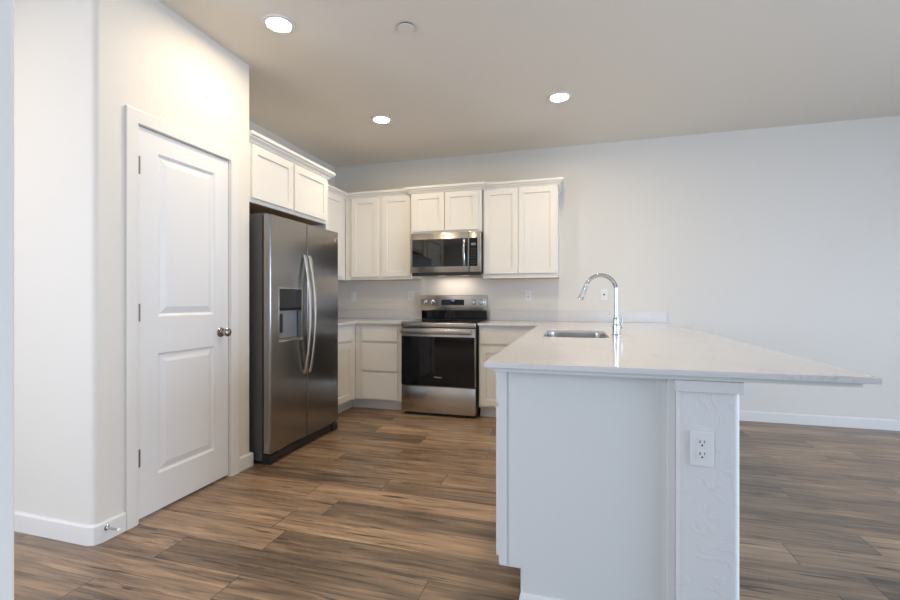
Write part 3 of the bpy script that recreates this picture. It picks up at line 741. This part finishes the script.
cp = obj('control_panel', box(XD + .001, MX1, MY, MY + .035, MZ0 + .012, MZ1, bev=.003), 'steel', mw)
obj('keypad', box(XD + .006, -.954, MY - .0031, MY + .001, 1.479, 1.765, bev=.001), 'blackglass', cp)
obj('display', box(-1.020, -.972, MY - .0042, MY - .003, 1.688, 1.714), 'lcd', cp)
for zz in (1.657, 1.634, 1.611, 1.588, 1.565, 1.53, 1.505):
    for k in range(3): obj('key', box(-1.016 + k * .021 - .0045, -1.016 + k * .021 + .0045, MY - .0037, MY - .0032, zz - .003, zz + .003), 'legend', cp)
bm = bmesh.new(); bx(bm, MX0 + .01, MX1 - .01, MY + .004, MY + .05, MZ0 - .020, MZ0 + .010)
for k in range(30): bx(bm, MX0 + .03 + k * .023, MX0 + .044 + k * .023, MY + .002, MY + .0045, MZ0 - .014, MZ0 + .004)
obj('vent_grille', bm, 'blackplastic', mw)
obj('bottom_panel', box(MX0 + .01, MX1 - .01, MY + .052, YB - .01, MZ0 - .004, MZ0 - .0005), 'steel', mw)
for x in (-1.42, -1.16): obj('cooktop_lamp', box(x - .04, x + .04, 4.68, 4.74, MZ0 - .008, MZ0 - .0045), 'hoodlens', mw)
hl = bpy.data.lights.new('cooktop_lamp_light', 'AREA'); hl.shape = 'RECTANGLE'; hl.size = .36; hl.size_y = .06; hl.energy = HOOD_W; hl.color = (1, .84, .70)
ho = bpy.data.objects.new('cooktop_lamp_light', hl); COL.objects.link(ho); ho.location = (-1.29, 4.71, MZ0 - .012)

# ------------------------------------------------------------------ outlets and switch plates
def plate(name, label, cat, dirn, loc, kind, group='white wall plates'):
    t = thing(name, label, cat, loc, group); F = facing(dirn, loc)
    def part(nm, b, m):
        bm = bmesh.new(); merge(bm, b, F); return obj(nm, bm, m, t)
    def lb(u0, u1, v0, v1, w0, w1, bev=0): return bx(bmesh.new(), u0, u1, v0, v1, w0, w1, bev=bev)
    part('cover_plate', lb(-.035, .035, -.057, .057, .0004, .0062, .0028), 'plastic')
    def disc(v):
        b = bmesh.new(); b2 = bmesh.new(); pts = []
        for i in range(40):
            a = 2 * math.pi * i / 40; pts.append((.0172 * math.cos(a), max(-.0142, min(.0142, .0172 * math.sin(a)))))
        prism(b2, pts, .0064, .0082); merge(b, b2, Matrix.Translation((0, v, 0))); return b
    if kind == 'duplex':
        for v in (.0195, -.0195):
            f = part('receptacle', disc(v), 'plastic')
            b = lb(-.0078, -.0052, v + .000, v + .0095, .0080, .0086); bx(b, .0056, .0078, v + .001, v + .009, .0080, .0086)
            b2 = bmesh.new(); prism(b2, [(-.0024, v - .0098)] + [(.0024, v - .0098)] + [(.0024 * math.cos(a), v - .006 + .0026 * math.sin(a)) for a in (0, .8, 1.57, 2.3, 3.14)], .0080, .0086); merge(b, b2)
            bm = bmesh.new(); merge(bm, b, F); obj('slots', bm, 'slot', f)
        b = bmesh.new(); lathe(b, [(0, .0062), (.0026, .0062), (.0026, .0072), (0, .0075)], (0, 0, 0), 'z', 12); part('screw', b, 'plastic')
    else:
        f = part('rocker' if kind == 'switch' else 'receptacle', lb(-.0165, .0165, -.0335, .0335, .0060, .0090, .001), 'plastic')
        if kind == 'gfci':
            b = bmesh.new()
            for v in (.018, -.018):
                bx(b, -.0078, -.0052, v, v + .0095, .0088, .0094); bx(b, .0056, .0078, v + .001, v + .009, .0088, .0094); bx(b, -.0024, .0024, v - .0095, v - .005, .0088, .0094)
            bx(b, -.008, .008, -.006, -.001, .0088, .0098); bx(b, -.008, .008, .001, .006, .0088, .0098)
            bm = bmesh.new(); merge(bm, b, F); obj('slots', bm, 'slot', f)
        elif kind == 'jack':
            b = lb(-.008, .008, -.008, .008, .0088, .0098); bm = bmesh.new(); merge(bm, b, F); obj('jack', bm, 'slot', f)
    return t
plate('light_switch', 'white rocker switch plate on the back wall beside the refrigerator', 'switch', '-y', (-2.561, YB, 1.183), 'switch')
plate('wall_outlet', 'white outlet on the back wall just left of the range', 'outlet', '-y', (-1.826, YB, 1.187), 'duplex')
plate('wall_outlet', 'white outlet under the right wall cabinet, right of the range', 'outlet', '-y', (-.490, YB, 1.186), 'duplex')
plate('wall_jack', 'white wall plate with one dark jack, seen under the faucet arch', 'wall plate', '-y', (.273, YB, 1.192), 'jack')
plate('wall_outlet', 'large near white duplex outlet on the textured half wall end', 'outlet', '-y', (.3975, PY, .651), 'duplex')

# ------------------------------------------------------------------ door stop
ds = thing('door_stop', 'small metal door stop on the baseboard at the pantry corner', 'door stop', (XP + .0145, 1.592, .062))
obj('rod', lathe(bmesh.new(), [(0, 0), (.013, 0), (.013, .003), (.007, .008), (.0055, .014), (.0048, .072), (0, .072)], (XP + .0145, 1.592, .062), 'x', 16), 'chrome', ds)
tag(obj('bumper', lathe(bmesh.new(), [(0, .0), (.0075, .0), (.0085, .004), (.0075, .013), (0, .015)], (XP + .0865, 1.592, .062), 'x', 16), 'rubber', ds), 'white rubber tip')

# ------------------------------------------------------------------ ceiling fixtures
def downlight(x, y, label):
    t = thing('recessed_downlight', label, 'ceiling light', (x, y, H), 'recessed ceiling downlights')
    obj('trim_ring', lathe(bmesh.new(), [(.066, -.0005), (.092, -.0005), (.090, -.006), (.084, -.009), (.070, -.007), (.066, -.0005)], (x, y, H), 'z', 40), 'trim', t)
    obj('lens', lathe(bmesh.new(), [(0, -.0015), (.0665, -.0015), (.0665, -.003), (.04, -.0045), (0, -.005)], (x, y, H), 'z', 40), 'lens', t)
downlight(-1.659, 2.232, 'bright round downlight nearest the pantry wall')
downlight(-1.664, 3.670, 'bright round downlight in front of the corner wall cabinets')
downlight(-.127, 3.653, 'bright round downlight over the peninsula sink')
downlight(-2.95, .55, 'round downlight in the hall beside the nearest wall edge')
downlight(-.127, 2.232, 'round downlight above the free end of the peninsula')
sc_ = thing('sprinkler_cover', 'small plain round cover plate on the ceiling between the downlights', 'cover plate', (-.959, 2.459, H))
obj('plate', lathe(bmesh.new(), [(0, -.013), (.0465, -.013), (.048, -.0115), (.048, -.009), (0, -.009)], (-.959, 2.459, H), 'z', 40), 'ceiling', sc_)
obj('collar', lathe(bmesh.new(), [(0, -.009), (.044, -.009), (.044, -.0005), (0, -.0005)], (-.959, 2.459, H), 'z', 40), 'gap', sc_)
